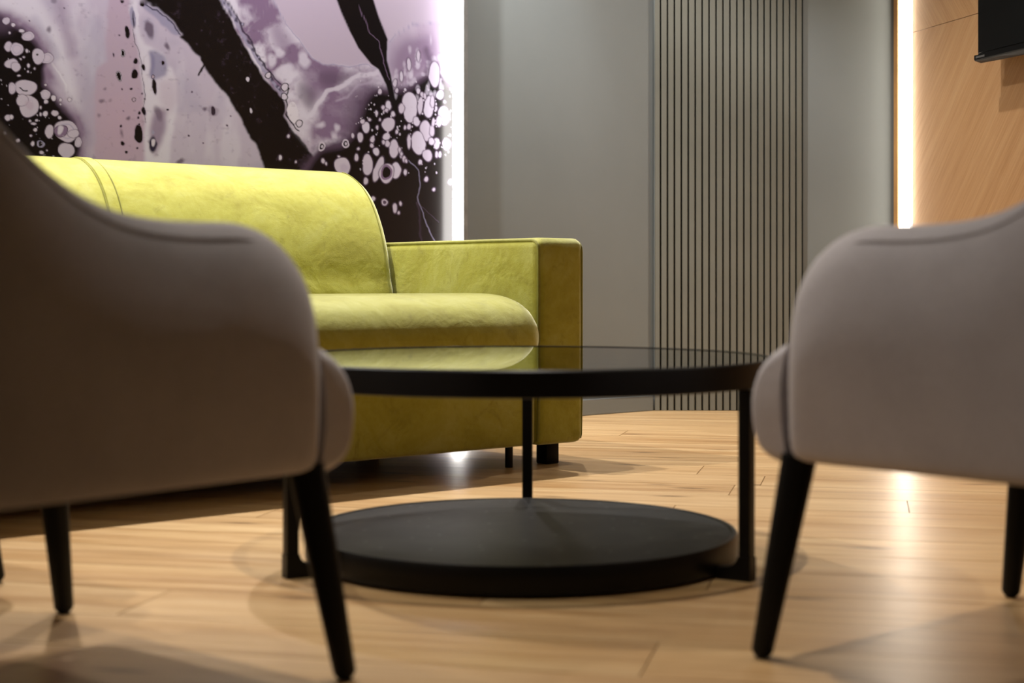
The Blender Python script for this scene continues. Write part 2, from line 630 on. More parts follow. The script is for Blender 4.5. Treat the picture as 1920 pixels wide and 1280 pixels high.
# ------------------------------------------------------------------ television
TVT, TVZ, TVOFF = 0.715, 1.332, 0.075
tv = empty('television', wpt(TVT, TVOFF, TVZ), WANG)
tag(tv, 'black flat television hung on the oak wall', 'television')
TVW, TVH = 1.23, 0.72
link('screen', box('screen', 0.006, TVW-0.006, -0.030, -0.026, 0.022, TVH-0.006, 0.001, 1), plain('tv_screen', (0.003, 0.003, 0.0035), 0.3, spec=0.15), tv)
link('frame', box('frame', 0.0, TVW, -0.026, -0.006, 0.0, TVH, 0.002, 2), 'black_plastic', tv)
link('housing', box('housing', 0.08, TVW-0.08, -0.0055, 0.02, 0.03, TVH-0.08, 0.01, 2), 'black_plastic', tv)
link('mount', box('mount', 0.45, 0.78, 0.021, TVOFF-0.0195, 0.2, 0.5, 0.003, 1), 'black_metal', tv)
bb = link('bottom_trim', loft('bottom_trim', [[(x, -0.034, 0.016), (x, -0.034, 0.0), (x, -0.03+0.0, -0.004), (x, -0.006-d*0.3, -0.010-d), (x, -0.006, -0.0005), (x, -0.0265, 0.0155)]
      for x, d in ((-0.012, 0.0), (0.1, 0.004), (0.3, 0.008), (TVW-0.3, 0.008), (TVW-0.1, 0.004), (TVW+0.012, 0.0))], smooth=False), 'black_plastic', tv)
link('badge', box('badge', 0.0, 0.055, -0.0352, -0.0342, 0.004, 0.011), plain('badge_grey', (0.10, 0.10, 0.10), 0.4), tv)

# ------------------------------------------------------------------ mural with its light strip
T_END = 1.046      # distance from the far corner where the mural ends
def wall_to_px(t, h):
    x = C1.x - U.x*t
    y = C1.y - U.y*t
    return 960 + FPX*x/y, HZ - FPX*(h-CAMH)/y
#MURAL_PATTERN
def vnoise(X, Y, scale, seed, octaves=4):
    """value noise on numpy arrays"""
    r = np.random.default_rng(seed)
    tab = r.random((64, 64))
    out = np.zeros_like(X, dtype=float)
    amp, tot, s = 1.0, 0.0, scale
    for o in range(octaves):
        x, y = X*s + 13.7*o, Y*s + 7.1*o
        xi, yi = np.floor(x).astype(int), np.floor(y).astype(int)
        fx, fy = x-xi, y-yi
        fx, fy = fx*fx*(3-2*fx), fy*fy*(3-2*fy)
        g = lambda a, b: tab[a % 64, b % 64]
        v = (g(xi, yi)*(1-fx)+g(xi+1, yi)*fx)*(1-fy) + (g(xi, yi+1)*(1-fx)+g(xi+1, yi+1)*fx)*fy
        out += amp*v
        tot += amp
        amp *= 0.5
        s *= 2
    return out/tot

def paint():
    SS = 1.5
    x0, y0, x1, y1 = -60, -20, 872, 460
    W, H = int((x1-x0)*SS), int((y1-y0)*SS)
    X, Y = np.meshgrid(x0+(np.arange(W)+0.5)/SS, y0+(np.arange(H)+0.5)/SS)
    wx = X + (vnoise(X, Y, 0.05, 1)-0.5)*9
    wy = Y + (vnoise(X, Y, 0.05, 2)-0.5)*9
    lin = lambda c: np.array(srgb(*c)[:3])
    img = np.empty((H, W, 3))

    def blur(m, r):
        r = int(round(r*SS))
        if r < 1: return m
        for _ in range(2):
            for ax in (0, 1):
                p = np.pad(m, [(r+1, r) if a == ax else (0, 0) for a in (0, 1)], mode='edge')
                c = np.cumsum(p, axis=ax)
                if ax == 0: m = (c[2*r+1:, :]-c[:-2*r-1, :])/(2*r+1)
                else: m = (c[:, 2*r+1:]-c[:, :-2*r-1])/(2*r+1)
        return m

    def poly(pts, soft=0.5, warp=True):
        gx, gy = (wx, wy) if warp else (X, Y)
        ins = np.zeros((H, W), bool)
        n = len(pts)
        for i in range(n):
            xa, ya = pts[i]
            xb, yb = pts[(i+1) % n]
            if ya == yb: continue
            c = ((ya > gy) != (yb > gy)) & (gx < (xb-xa)*(gy-ya)/(yb-ya)+xa)
            ins ^= c
        return blur(ins.astype(float), soft)

    def ell(cx, cy, rx, ry, rot=0.0, soft=0.8, wob=0.16):
        pad = max(rx, ry)*1.5+6
        i0, i1 = max(0, int((cy-pad-y0)*SS)), min(H, int((cy+pad-y0)*SS))
        j0, j1 = max(0, int((cx-pad-x0)*SS)), min(W, int((cx+pad-x0)*SS))
        if i1 <= i0 or j1 <= j0: return None
        sx, sy = X[i0:i1, j0:j1]-cx, Y[i0:i1, j0:j1]-cy
        c, s = math.cos(rot), math.sin(rot)
        u, v = sx*c+sy*s, -sx*s+sy*c
        an = np.arctan2(v, u)
        ph = (cx*7.3+cy*3.1) % 6.28
        k = 1+wob*0.5*(np.sin(2*an+ph)+0.6*np.sin(3*an+ph*1.7)+0.3*np.sin(5*an+ph*2.3))
        q = np.sqrt((u/rx)**2+(v/ry)**2)/k
        d = (1-q)*min(rx, ry)
        return (slice(i0, i1), slice(j0, j1)), np.clip(d/soft+0.5, 0, 1)

    def put(mask, col):
        nonlocal img
        img = img*(1-mask[..., None]) + col*mask[..., None]
    def dab(cx, cy, rx, ry, col, rot=0.0, soft=0.8, wob=0.16, op=1.0):
        e = ell(cx, cy, rx, ry, rot, soft, wob)
        if e is None: return
        sl, m = e
        m = (m*op)[..., None]
        img[sl] = img[sl]*(1-m) + np.array(col)*m
    def stroke(pts, wd, col, soft=2.0, op=1.0):
        best = np.full((H, W), 1e9)
        for (xa, ya), (xb, yb) in zip(pts, pts[1:]):
            dx, dy = xb-xa, yb-ya
            t = np.clip(((wx-xa)*dx+(wy-ya)*dy)/(dx*dx+dy*dy+1e-9), 0, 1)
            best = np.minimum(best, np.hypot(wx-xa-t*dx, wy-ya-t*dy))
        put(np.clip((wd-best)/soft+0.5, 0, 1)*op, col)

    LAV, WHT, PNK = lin((186, 172, 192)), lin((206, 196, 212)), lin((178, 156, 176))
    PUR, DPU, BLK, INK = lin((128, 104, 132)), lin((84, 66, 86)), lin((20, 15, 16)), lin((46, 38, 58))
    GRY = lin((150, 142, 168))
    BUB = lin((200, 188, 204))
    n1 = vnoise(X, Y, 0.012, 5)
    n2 = vnoise(X*1.0, Y*0.35, 0.03, 6)
    img[:] = LAV
    put(np.clip((n2-0.45)*2.2, 0, 0.6), WHT)
    put(np.clip((0.42-n1)*2.0, 0, 0.35), GRY)
    # ---- left streams
    put(poly([(-60, -20), (60, -20), (110, 60), (140, 160), (160, 300), (158, 460), (148, 460), (148, 280), (130, 200), (100, 120), (50, 60), (-60, 10)], 8), WHT)
    stroke([(110, 10), (125, 60), (132, 100)], 10, PUR, 14, 0.35)
    stroke([(62, 35), (92, 80), (104, 108)], 7, GRY, 10, 0.3)
    stroke([(90, 110), (120, 160), (138, 220), (152, 300)], 1.5, lin((222, 214, 226)), 2.5, 0.6)
    # pink strip
    put(poly([(204, -20), (236, -20), (247, 40), (256, 100), (262, 150), (268, 200), (268, 260), (270, 330), (274, 460), (176, 460), (178, 200), (177, 150), (183, 128), (197, 114), (197, 60), (202, 15)], 2.5), PNK)
    put(poly([(180, 180), (262, 170), (266, 310), (180, 310)], 25)*0.5, lin((186, 154, 176)))
    # white lane and right field
    put(poly([(240, -20), (262, -20), (256, 40), (268, 82), (300, 100), (320, 130), (330, 160), (330, 200), (322, 260), (312, 330), (300, 460), (276, 460), (270, 300), (272, 220), (264, 150), (252, 60)], 3), WHT)
    put(poly([(277, 100), (290, 96), (306, 108), (314, 122), (310, 142), (288, 150), (282, 140)], 3), GRY)
    put(poly([(280, 98), (287, 110), (288, 150), (281, 146)], 2)*0.7, lin((120, 112, 148)))
    put(poly([(292, 150), (328, 148), (334, 185), (318, 215), (296, 185)], 6)*0.45, PNK)
    put(poly([(283, 225), (292, 200), (312, 205), (308, 240), (296, 280), (288, 298), (280, 285), (281, 250)], 4)*0.8, PUR)
    put(poly([(258, 5), (275, 8), (300, 20), (318, 40), (336, 60), (338, 70), (326, 68), (300, 46), (280, 24)], 2), GRY)
    stroke([(262, 6), (285, 15), (310, 34), (333, 60), (337, 68)], 1.2, INK, 1.5, 0.8)
    put(poly([(265, 40), (280, 36), (290, 60), (284, 78), (272, 72)], 5)*0.6, GRY)
    # ---- main dark band
    K2 = [(255, -20), (262, -2), (275, 5), (295, 17), (312, 32), (332, 55), (341, 68), (335, 72), (355, 90), (370, 107), (380, 125), (390, 142), (410, 165), (430, 192), (450, 222), (465, 250), (480, 280), (492, 312), (520, 460),
          (872, 460), (872, 300), (640, 290), (588, 296), (582, 288), (561, 260), (543, 239), (534, 218), (533, 190), (519, 172), (498, 155), (480, 123), (470, 110), (455, 80), (435, 45), (420, 20), (400, -20)]
    put(poly(K2, 1.0), BLK)
    # swirl between band and upper lilac field
    SW = [(405, -20), (420, 20), (435, 45), (455, 80), (470, 110), (480, 123), (498, 155), (519, 172), (533, 190), (534, 218), (543, 239), (561, 260), (582, 288), (600, 278), (640, 262), (670, 245), (700, 200), (712, 150), (704, 131), (690, 123), (645, 127), (603, 121), (582, 110), (566, 86), (546, 60), (522, 26), (508, -20)]
    sw = poly(SW, 1.2)
    q = vnoise(wx+40*n1, wy, 0.028, 9, 5)
    swc = WHT*(1-np.clip((q-0.42)*4, 0, 1))[..., None] + PUR*np.clip((q-0.42)*4, 0, 1)[..., None]
    img = img*(1-sw[..., None]) + swc*sw[..., None]
    put(poly([(500, 20), (520, 40), (545, 70), (560, 100), (555, 130), (530, 120), (505, 70)], 9)*0.7, PUR)
    put(poly([(545, 90), (580, 118), (640, 134), (690, 135), (650, 150), (620, 165), (600, 185), (580, 200), (570, 160)], 7)*0.8, PUR)
    put(poly([(598, 132), (640, 136), (665, 140), (645, 158), (610, 164), (595, 150)], 7)*0.55, DPU)
    put(poly([(560, 150), (590, 170), (585, 210), (566, 200), (555, 180)], 6)*0.6, DPU)
    put(poly([(600, 200), (640, 170), (690, 150), (710, 165), (690, 240), (640, 262), (600, 262), (585, 240)], 10)*0.8, PUR)
    put(poly([(660, 170), (705, 160), (715, 200), (700, 250), (640, 262), (650, 220)], 16)*0.85, DPU)
    put(poly([(545, 195), (560, 190), (575, 215), (580, 250), (584, 280), (570, 268), (552, 240)], 5)*0.8, WHT)
    stroke([(704, 137), (672, 141), (655, 150), (641, 162), (612, 171), (602, 186), (590, 200), (582, 216)], 4.0, WHT, 3, 0.85)
    stroke([(700, 150), (668, 160), (650, 180), (630, 190)], 2.0, LAV, 4, 0.5)
    for (a, b, c, d) in ((568, 113, 10, 16), (531, 136, 15, 17), (508, 114, 9, 11), (522, 100, 8, 10), (625, 258, 5, 9), (630, 240, 6, 6), (600, 235, 7, 5)):
        dab(a, b, c, d, WHT, 0, 6, 0.3, 0.85)
    # beaded fringe of the band
    stroke([(412, -5), (432, 28), (446, 52), (462, 78), (474, 100), (492, 130), (512, 158), (528, 178)], 3.2, GRY, 3, 0.9)
    stroke([(421, 0), (440, 32), (452, 52), (468, 74), (478, 98), (498, 128), (524, 156)], 1.6, INK, 2, 0.85)
    fr = [(416, 5), (430, 26), (441, 38), (452, 46), (465, 80), (473, 94), (483, 108), (493, 122), (508, 148), (520, 165)]
    for i, (a, b) in enumerate(fr):
        dab(a, b, 3.0, 5.5, INK, -0.5, 2.5, 0.5, 0.8)
        if i % 3 == 0: dab(a+0.5, b, 1.8, 2.4, GRY, 0.3)
    stroke([(533, 160), (540, 165), (536, 190), (536, 215), (546, 232), (560, 245)], 1.2, BLK, 1.5)
    dab(547, 211, 10, 20, lin((214, 204, 216)), -0.1)
    for (a, b, c, d) in ((532, 164, 5.5, 7), (531, 182, 4.8, 6), (559, 232, 4.8, 6.5), (501, 142, 4.5, 5)):
        dab(a, b, c+1.6, d+1.6, BLK); dab(a, b, c, d, BUB)
    # ---- lower right dark field, fuzzy top
    K3 = [(584, 290), (600, 272), (640, 262), (662, 240), (676, 200), (688, 172), (706, 158), (722, 165), (745, 163), (772, 152), (795, 135), (808, 100), (822, 140), (872, 168), (872, 460), (500, 460), (560, 320)]
    f3 = poly(K3, 9)
    dots = vnoise(X, Y, 0.12, 21, 3)
    put(np.clip(f3*1.5-0.25+(dots-0.5)*1.3*(1-f3), 0, 1), DPU)
    f4 = poly([(x+2, y+14) for x, y in K3], 7)
    put(np.clip(f4*1.3-0.15, 0, 1), BLK)
    # dome right of the blade
    put(poly([(726, 82), (745, 60), (775, 46), (810, 42), (845, 46), (872, 60), (872, 140), (800, 140), (745, 160), (730, 150)], 4)*0.45, PNK)
    stroke([(726, 80), (742, 62), (772, 48), (808, 43), (840, 46)], 0.9, GRY, 2.0, 0.8)
    put(poly([(735, 92), (770, 72), (808, 66), (816, 110), (795, 135), (772, 150), (742, 158), (730, 130)], 9)*0.75, PUR)
    r2 = np.random.default_rng(4)
    for i in range(60):
        a = r2.uniform(732, 830); b = r2.normal(140, 22)
        dab(a, b, r2.uniform(1.5, 4.5), r2.uniform(3, 8), WHT, 0, 3, 0.2, 0.55)
    stroke([(796, 95), (803, 115), (800, 135)], 6, DPU, 8, 0.6)
    # smooth lilac fields either side of the blade
    put(poly([(510, -20), (522, 24), (546, 58), (566, 84), (583, 108), (604, 119), (645, 125), (690, 121), (704, 128), (740, 40), (700, -20)], 1.5), lin((184, 168, 186)))
    put(poly([(690, -20), (724, 72), (727, 78), (743, 60), (773, 46), (808, 41), (872, 44), (872, -20)], 1.5), lin((190, 175, 192)))
    stroke([(508, -5), (522, 26), (546, 60), (566, 86), (583, 110), (604, 121), (645, 127), (690, 123), (704, 130)], 0.7, GRY, 1.5, 0.8)
    # blade
    K4 = [(622, -20), (629, 0), (638, 25), (652, 56), (670, 91), (694, 121), (708, 131), (722, 160), (733, 198), (745, 226), (756, 252), (762, 262), (757, 240), (745, 205), (738, 182), (731, 142), (723, 112), (724.5, 74), (708, 32), (698, 0), (692, -20)]
    put(poly(K4, 0.6, False), BLK)
    stroke([(672, 15), (690, 60), (706, 80), (714, 100), (719, 125), (727, 150)], 0.7, PUR, 1.2, 0.8)
    stroke([(765, 300), (780, 318), (786, 345), (783, 372), (790, 400), (806, 436), (815, 455)], 0.7, GRY, 1.6, 0.8)
    stroke([(782, 380), (784, 420), (790, 450)], 1.5, DPU, 6, 0.4)
    stroke([(787, 386), (800, 398), (812, 408), (820, 420)], 0.5, DPU, 2, 0.6)
    # ---- bubbles, lower right (crop scale 2.845, origin 480,0)
    S = 2.845
    B = [(815, 570, 40, 76), (770, 580, 14, 28), (870, 565, 13, 46), (915, 575, 25, 55), (935, 545, 10, 30), (945, 400, 28, 68), (975, 508, 19, 25), (995, 620, 30, 52), (970, 650, 14, 30), (1075, 600, 24, 38), (900, 700, 30, 58), (933, 700, 12, 28), (860, 765, 35, 64), (908, 830, 25, 30), (957, 766, 17, 28), (930, 756, 14, 20), (1010, 770, 20, 34), (1072, 770, 28, 40), (850, 650, 16, 25), (700, 665, 32, 38), (730, 795, 24, 52), (690, 730, 19, 18), (695, 768, 12, 18), (674, 760, 7, 12), (635, 810, 16, 20), (615, 745, 11, 16), (612, 778, 9, 11), (580, 680, 20, 28), (550, 733, 15, 24), (562, 650, 11, 12), (637, 605, 7, 15), (590, 880, 27, 52), (645, 905, 20, 68), (740, 910, 25, 46), (690, 925, 36, 54), (455, 888, 42, 46), (790, 920, 8, 16), (810, 678, 10, 14), (810, 755, 9, 36), (789, 682, 6, 10), (768, 826, 7, 20), (785, 850, 9, 18), (770, 822, 6, 10), (795, 860, 6, 10), (760, 800, 6, 14), (870, 866, 10, 12), (902, 957, 10, 13), (942, 1012, 7, 9), (1030, 972, 10, 14), (1055, 1052, 8, 10), (958, 826, 8, 16), (975, 826, 8, 15), (680, 1080, 15, 18), (735, 1110, 11, 24), (765, 1087, 6, 12), (755, 1136, 6, 8), (167, 728, 7, 9), (124, 842, 9, 12), (207, 865, 5, 6), (580, 967, 12, 17), (620, 1060, 9, 12), (530, 842, 10, 18), (352, 860, 9, 13), (368, 874, 5, 8), (436, 836, 6, 5), (540, 795, 7, 7), (860, 487, 10, 14), (880, 505, 9, 12), (895, 515, 6, 16), (790, 480, 6, 8), (745, 485, 8, 12), (735, 445, 10, 20), (700, 565, 14, 25), (672, 575, 8, 12), (655, 490, 10, 14), (745, 705, 7, 10), (600, 640, 7, 8), (690, 590, 8, 10), (725, 610, 10, 14), (860, 300, 8, 30), (810, 345, 10, 30), (770, 410, 8, 25), (955, 580, 6, 12), (940, 655, 8, 20), (1000, 545, 6, 8), (510, 725, 7, 14), (640, 680, 6, 9), (655, 640, 5, 7)]
    for i, (a, b, c, d) in enumerate(B):
        rot = 0.3 if (a, b) == (645, 905) else 0.06*math.sin(i)
        dab(480+a/S, b/S, (c+5)/S, (d+5)/S, DPU, rot, 2, 0.14, 0.8)
        dab(480+a/S, b/S, c/S, d/S, BUB if i % 3 else WHT, rot, 1.0, 0.14)
    for (a, b, c, d) in ((690, 921, 23, 27),):
        dab(480+a/S, b/S, (c+10)/S, (d+11)/S, PUR); dab(480+a/S, b/S, c/S, d/S, BLK)
    for (a, b) in ((345, 783), (472, 768)):
        dab(480+a/S, b/S, 19/S, 24/S, BUB, 0.3); dab(480+a/S, b/S, 12/S, 15/S, BLK, 0.3); dab(480+a/S+0.6, b/S, 6/S, 8/S, BUB)
    dab(480+680/S, 1080/S, 9/S, 11/S, DPU); dab(480+465/S, 895/S, 20/S, 22/S, LAV, 0.3, 5, 0.2, 0.8)
    for i in range(170):
        a = r2.uniform(665, 862); b = r2.normal(232, 52)
        if b < 150 or b > 330: continue
        s = r2.uniform(0.5, 1.7)
        dab(a, b, s, s*r2.uniform(1, 1.6), BUB)
    # ---- left dark field
    K1 = [(-60, 8), (0, 30), (25, 45), (45, 55), (62, 72), (78, 90), (85, 115), (80, 130), (83, 155), (98, 175), (112, 195), (125, 210), (140, 228), (148, 250), (150, 275), (147, 300), (140, 460), (-60, 460)]
    put(np.clip(poly([(x+12, y-8) for x, y in K1], 8)*(0.5+0.9*vnoise(X, Y, 0.06, 31)), 0, 0.9), PUR)
    put(poly(K1, 3.0), DPU)
    put(poly([(x-5, y+5) for x, y in K1], 3.0), BLK)
    put(poly([(-60, 0), (0, 22), (22, 40), (20, 60), (-60, 60)], 8)*0.7, DPU)
    put(poly([(80, 122), (92, 135), (100, 150), (86, 150)], 3)*0.8, PUR)
    put(poly([(92, 155), (118, 165), (132, 190), (140, 215), (120, 200), (100, 178)], 5)*0.8, LAV)
    BL = [(205, 275, 46, 33), (155, 235, 20, 12), (55, 352, 26, 38), (120, 372, 50, 44), (80, 480, 50, 34), (112, 505, 36, 32), (345, 440, 50, 38), (280, 425, 46, 55), (185, 660, 78, 60), (85, 665, 28, 40), (210, 800, 76, 76), (160, 755, 46, 40), (335, 712, 33, 38), (395, 738, 18, 20), (338, 765, 16, 14), (52, 885, 21, 23), (80, 880, 13, 16), (363, 988, 30, 52), (490, 985, 90, 78), (545, 1005, 40, 30), (490, 1130, 64, 52), (580, 1070, 26, 36), (405, 852, 28, 19), (333, 856, 17, 20), (245, 930, 20, 8), (268, 905, 10, 8), (258, 976, 12, 13), (128, 1056, 14, 12), (238, 1080, 12, 18), (225, 1020, 8, 8), (305, 1146, 15, 12), (40, 160, 26, 27), (92, 190, 14, 14), (65, 250, 8, 8), (195, 385, 9, 14), (207, 495, 9, 16), (172, 432, 7, 7), (150, 447, 6, 6), (135, 570, 12, 6), (203, 540, 6, 7), (253, 518, 6, 8), (335, 640, 8, 8), (447, 752, 10, 12), (447, 785, 7, 7), (515, 750, 12, 14), (298, 808, 6, 12), (298, 860, 8, 12), (218, 910, 9, 8), (30, 1000, 8, 10), (440, 885, 12, 12), (110, 1135, 12, 12), (345, 1130, 5, 5), (30, 1220, 30, 30), (240, 1250, 40, 36), (330, 1330, 26, 40), (100, 1320, 36, 30)]
    for i, (a, b, c, d) in enumerate(BL):
        big_ = c > 25
        dab(a/4, b/4, c/4+1.2, d/4+1.2, DPU, 0, 1.5, 0.14, 0.7)
        dab(a/4, b/4, c/4, d/4, BUB if not big_ else lin((190, 176, 194)), 0, 0.9, 0.12)
        if i % 3 == 0 and c > 11:
            dab(a/4, b/4, c/4*0.72, d/4*0.72, GRY, 0, 0.8, 0.12, 0.5)
            dab(a/4, b/4, c/4*0.6, d/4*0.6, lin((196, 180, 198)), 0, 0.8, 0.12, 0.9)
    dab(215/4, 790/4, 8, 9, PNK, 0, 4, 0.2, 0.6)
    dab(450/4, 985/4, 12.5, 12.5, DPU); dab(450/4, 985/4, 11, 11, PUR); dab(446/4, 975/4, 5.5, 8, BUB, 0.5, 2, 0.3)
    stroke([(37, 166), (43, 169), (50, 171)], 1.0, BLK, 1)
    dab(273/4, 413/4, 2, 2, BLK)
    dab(298/4, 1082/4, 7, 7, GRY); dab(298/4, 1080/4, 4.5, 4, BLK, 0.5, 1, 0.4)
    for i in range(70):
        a, b = r2.uniform(0, 118), r2.uniform(60, 330)
        if a > 20+0.42*b: continue
        s = r2.uniform(0.4, 1.3)
        dab(a, b, s, s*1.2, BUB, 0, 0.8, 0.3, 0.9)
    # ---- dark spots
    SP = [(948, 245, 17, 42), (1010, 462, 16, 20), (1068, 507, 12, 22), (1003, 560, 25, 32), (908, 672, 5, 6), (976, 670, 9, 8), (845, 415, 5, 12), (888, 268, 5, 5), (1070, 835, 14, 30), (1038, 850, 9, 11), (1030, 885, 7, 8), (1032, 1010, 31, 66), (912, 1078, 13, 17), (900, 948, 8, 9), (940, 1143, 9, 11), (1022, 1113, 7, 7), (910, 15, 12, 12), (1215, 475, 12, 14), (1150, 650, 15, 62), (1592, 835, 16, 30), (1432, 692, 5, 5), (1695, 943, 6, 6), (1408, 1020, 6, 6), (1516, 1075, 4, 4), (1722, 873, 4, 4), (1250, 826, 8, 6), (988, 352, 3, 3), (475, 65, 4, 4), (214, 160, 4, 4), (918, 835, 3, 3), (1036, 935, 5, 7), (1060, 40, 16, 12), (1058, 705, 5, 6), (1078, 745, 4, 6)]
    for (a, b, c, d) in SP:
        dab(a/4, b/4, c/4+0.8, d/4+0.8, PUR, -0.15, 1.5, 0.2, 0.7)
        dab(a/4, b/4, c/4, d/4, BLK, -0.15, 0.8, 0.2)
    for (a, b, c, d) in ((915, 403, 18, 28), (885, 573, 21, 38)):
        dab(a/4, b/4, c/4, d/4, BLK, -0.2); dab(a/4, b/4, c/4-0.8, d/4-0.9, BUB, -0.2); dab(a/4, b/4, c/4-1.6, d/4-1.8, BLK, -0.2)
    for (a, b, c, d) in ((997, 750, 15, 18), (1140, 578, 14, 14)):
        dab(a/4, b/4, c/4, d/4, BLK); dab(a/4, b/4, c/4-1.1, d/4-1.1, PNK)
    for (a, b, c, d, o_) in ((955, 890, 14, 14, .8), (755, 760, 18, 16, .6), (780, 670, 10, 10, .6), (735, 868, 14, 12, .5), (905, 1000, 9, 28, .7), (1112, 220, 30, 75, .8), (1245, 350, 16, 28, .8), (1528, 820, 14, 16, .8), (1345, 1212, 30, 18, .8), (1180, 850, 25, 50, .5), (360, 225, 16, 24, .7), (395, 10, 20, 22, .5), (1590, 835, 36, 44, .35), (820, 755, 12, 10, .4)):
        dab(a/4, b/4, c/4, d/4, DPU, -0.3, 4, 0.25, o_)
    dab(990/4, 130/4, 22/4, 74/4, GRY, -0.1, 2, 0.1); dab(996/4, 145/4, 10/4, 60/4, INK, -0.1, 2, 0.2); dab(1000/4, 140/4, 4/4, 36/4, GRY, -0.1, 1.5)
    dab(1140/4, 1085/4, 28/4, 66/4, INK, 0.05, 3, 0.2); dab(1142/4, 1070/4, 15/4, 26/4, BUB, 0.2, 1.5, 0.25); dab(1140/4, 995/4, 10/4, 16/4, GRY, 0, 1.5)
    stroke([(380, 120), (377, 130), (370, 143)], 2.0, BLK, 2); stroke([(375, 112), (382, 122)], 2.0, BLK, 2)
    stroke([(248, 45), (252, 80), (262, 120), (268, 175), (270, 230)], 0.6, INK, 1.2, 0.8)
    stroke([(252, 8), (257, 26), (256, 45)], 3.0, WHT, 2)
    for (a, b, c, d) in ((1850, 597, 12, 19), (1875, 833, 9, 18)):
        dab(a/4, b/4, c/4, d/4, BUB, -0.2)
    return img, (x0, y0, SS, W, H)

def build_mural():
    img, (x0, y0, SS, W, H) = paint()
    ts = np.concatenate([np.arange(T_END, 2.80, 0.0028), np.arange(2.80, 5.6, 0.012)])
    hs = np.concatenate([np.arange(0.07, 0.58, 0.012), np.arange(0.58, 1.40, 0.0022), np.arange(1.40, 2.69, 0.012), [2.695]])
    T, Hh = np.meshgrid(ts, hs)
    x = C1.x - U.x*T
    y = C1.y - U.y*T
    px = 960 + FPX*x/np.maximum(y, 0.5)
    py = HZ - FPX*(Hh-CAMH)/np.maximum(y, 0.5)
    # beyond the traced window the design goes on, folded back and bent so that it does not repeat
    dx = np.maximum(0, -px-20); dy = np.maximum(0, -py-5)
    d = np.minimum(1.0, np.hypot(dx, dy)/250.0)
    px = px + d*420*(vnoise(px, py, 0.004, 41, 2)-0.5) + 0.35*dy
    py = py + d*300*(vnoise(px, py, 0.0045, 42, 2)-0.5) + 0.25*dx
    def refl(v, n):
        v = np.mod(v, 2*n)
        return np.where(v > n, 2*n - v, v)
    fx = np.clip(refl((px-x0)*SS, W-2), 0, W-2.001)
    fy = np.clip(refl((py-y0)*SS, H-2), 0, H-2.001)
    xi, yi = fx.astype(int), fy.astype(int)
    ax, ay = (fx-xi)[..., None], (fy-yi)[..., None]
    col = (img[yi, xi]*(1-ax)+img[yi, xi+1]*ax)*(1-ay) + (img[yi+1, xi]*(1-ax)+img[yi+1, xi+1]*ax)*ay
    nh, nt_ = T.shape
    D = 0.008
    front = np.stack([T.ravel(), np.full(T.size, D), Hh.ravel()], 1)
    idx = np.arange(nh*nt_).reshape(nh, nt_)
    quads = np.stack([idx[:-1, :-1], idx[1:, :-1], idx[1:, 1:], idx[:-1, 1:]], -1).reshape(-1, 4)
    t0, t1, h0, h1 = ts[0], ts[-1], hs[0], hs[-1]
    n0 = len(front)
    back = np.array([[t0, 0.0005, h0], [t1, 0.0005, h0], [t1, 0.0005, h1], [t0, 0.0005, h1],
                     [t0, D, h0], [t1, D, h0], [t1, D, h1], [t0, D, h1]])
    extra = np.array([[0, 1, 2, 3], [0, 4, 5, 1], [1, 5, 6, 2], [2, 6, 7, 3], [3, 7, 4, 0]]) + n0
    verts = np.concatenate([front, back])
    faces = np.concatenate([quads, extra])
    me = bpy.data.meshes.new('mural')
    me.vertices.add(len(verts))
    me.vertices.foreach_set('co', verts.ravel())
    me.loops.add(faces.size)
    me.loops.foreach_set('vertex_index', faces.ravel().astype(np.int32))
    me.polygons.add(len(faces))
    me.polygons.foreach_set('loop_start', np.arange(0, faces.size, 4, dtype=np.int32))
    me.update(calc_edges=True)
    at = me.attributes.new('print', 'FLOAT_COLOR', 'POINT')
    rgba = np.ones((len(verts), 4))
    rgba[:n0, :3] = col.reshape(-1, 3)*np.array([0.67, 0.69, 0.755])
    rgba[n0:, :3] = 0.3
    at.data.foreach_set('color', rgba.ravel().astype(np.float32))
    me.validate()
    # local +x runs along -U, local +y into the room (-N)
    o = link('mural', me, 'print', loc=C1, rotz=math.atan2(-U.y, -U.x))
    tag(o, 'purple, white and black poured-paint mural covering the wall behind the sofa', 'mural')
    return o
build_mural()

# strip at the right end of the mural; local +x = -U, +y = into the room
MANG = math.atan2(-U.y, -U.x)
ls2 = empty('light_strip', C1 - U*(T_END-0.023), MANG)
tag(ls2, 'tall white light strip at the right end of the mural', 'light strip', 'vertical light strips')
link('profile', box('profile', 0.0, 0.018, 0.0008, 0.069, 0.066, CEIL-0.002, 0.001, 1), 'alu', ls2)
link('diffuser', box('diffuser', 0.0183, 0.0225, 0.0008, 0.067, 0.066, CEIL-0.003, 0.001, 1), 'led', ls2)

# ------------------------------------------------------------------ sofa
E1 = Vector((0.0727, 4.42, 0))
HW = 0.93
so = empty('sofa', E1 - U*HW, UA)
tag(so, 'lime green velvet sofa in front of the mural', 'sofa')
link('base', box('base', -HW+0.001, HW-0.001, 0.004, 1.0, 0.062, 0.285, 0.015, 3), 'lime', so)
link('underside', box('underside', -HW+0.02, HW-0.02, 0.10, 0.97, 0.0595, 0.0615), 'dark_cloth', so)

def scaled_ring(prof, x, inset):
    ys = [p[0] for p in prof]; zs = [p[1] for p in prof]
    cy, cz = (min(ys)+max(ys))/2, (min(zs)+max(zs))/2
    hy, hz = (max(ys)-min(ys))/2, (max(zs)-min(zs))/2
    return [(x, cy+(y-cy)*(1-inset/hy), cz+(z-cz)*(1-inset/hz)) for y, z in prof]

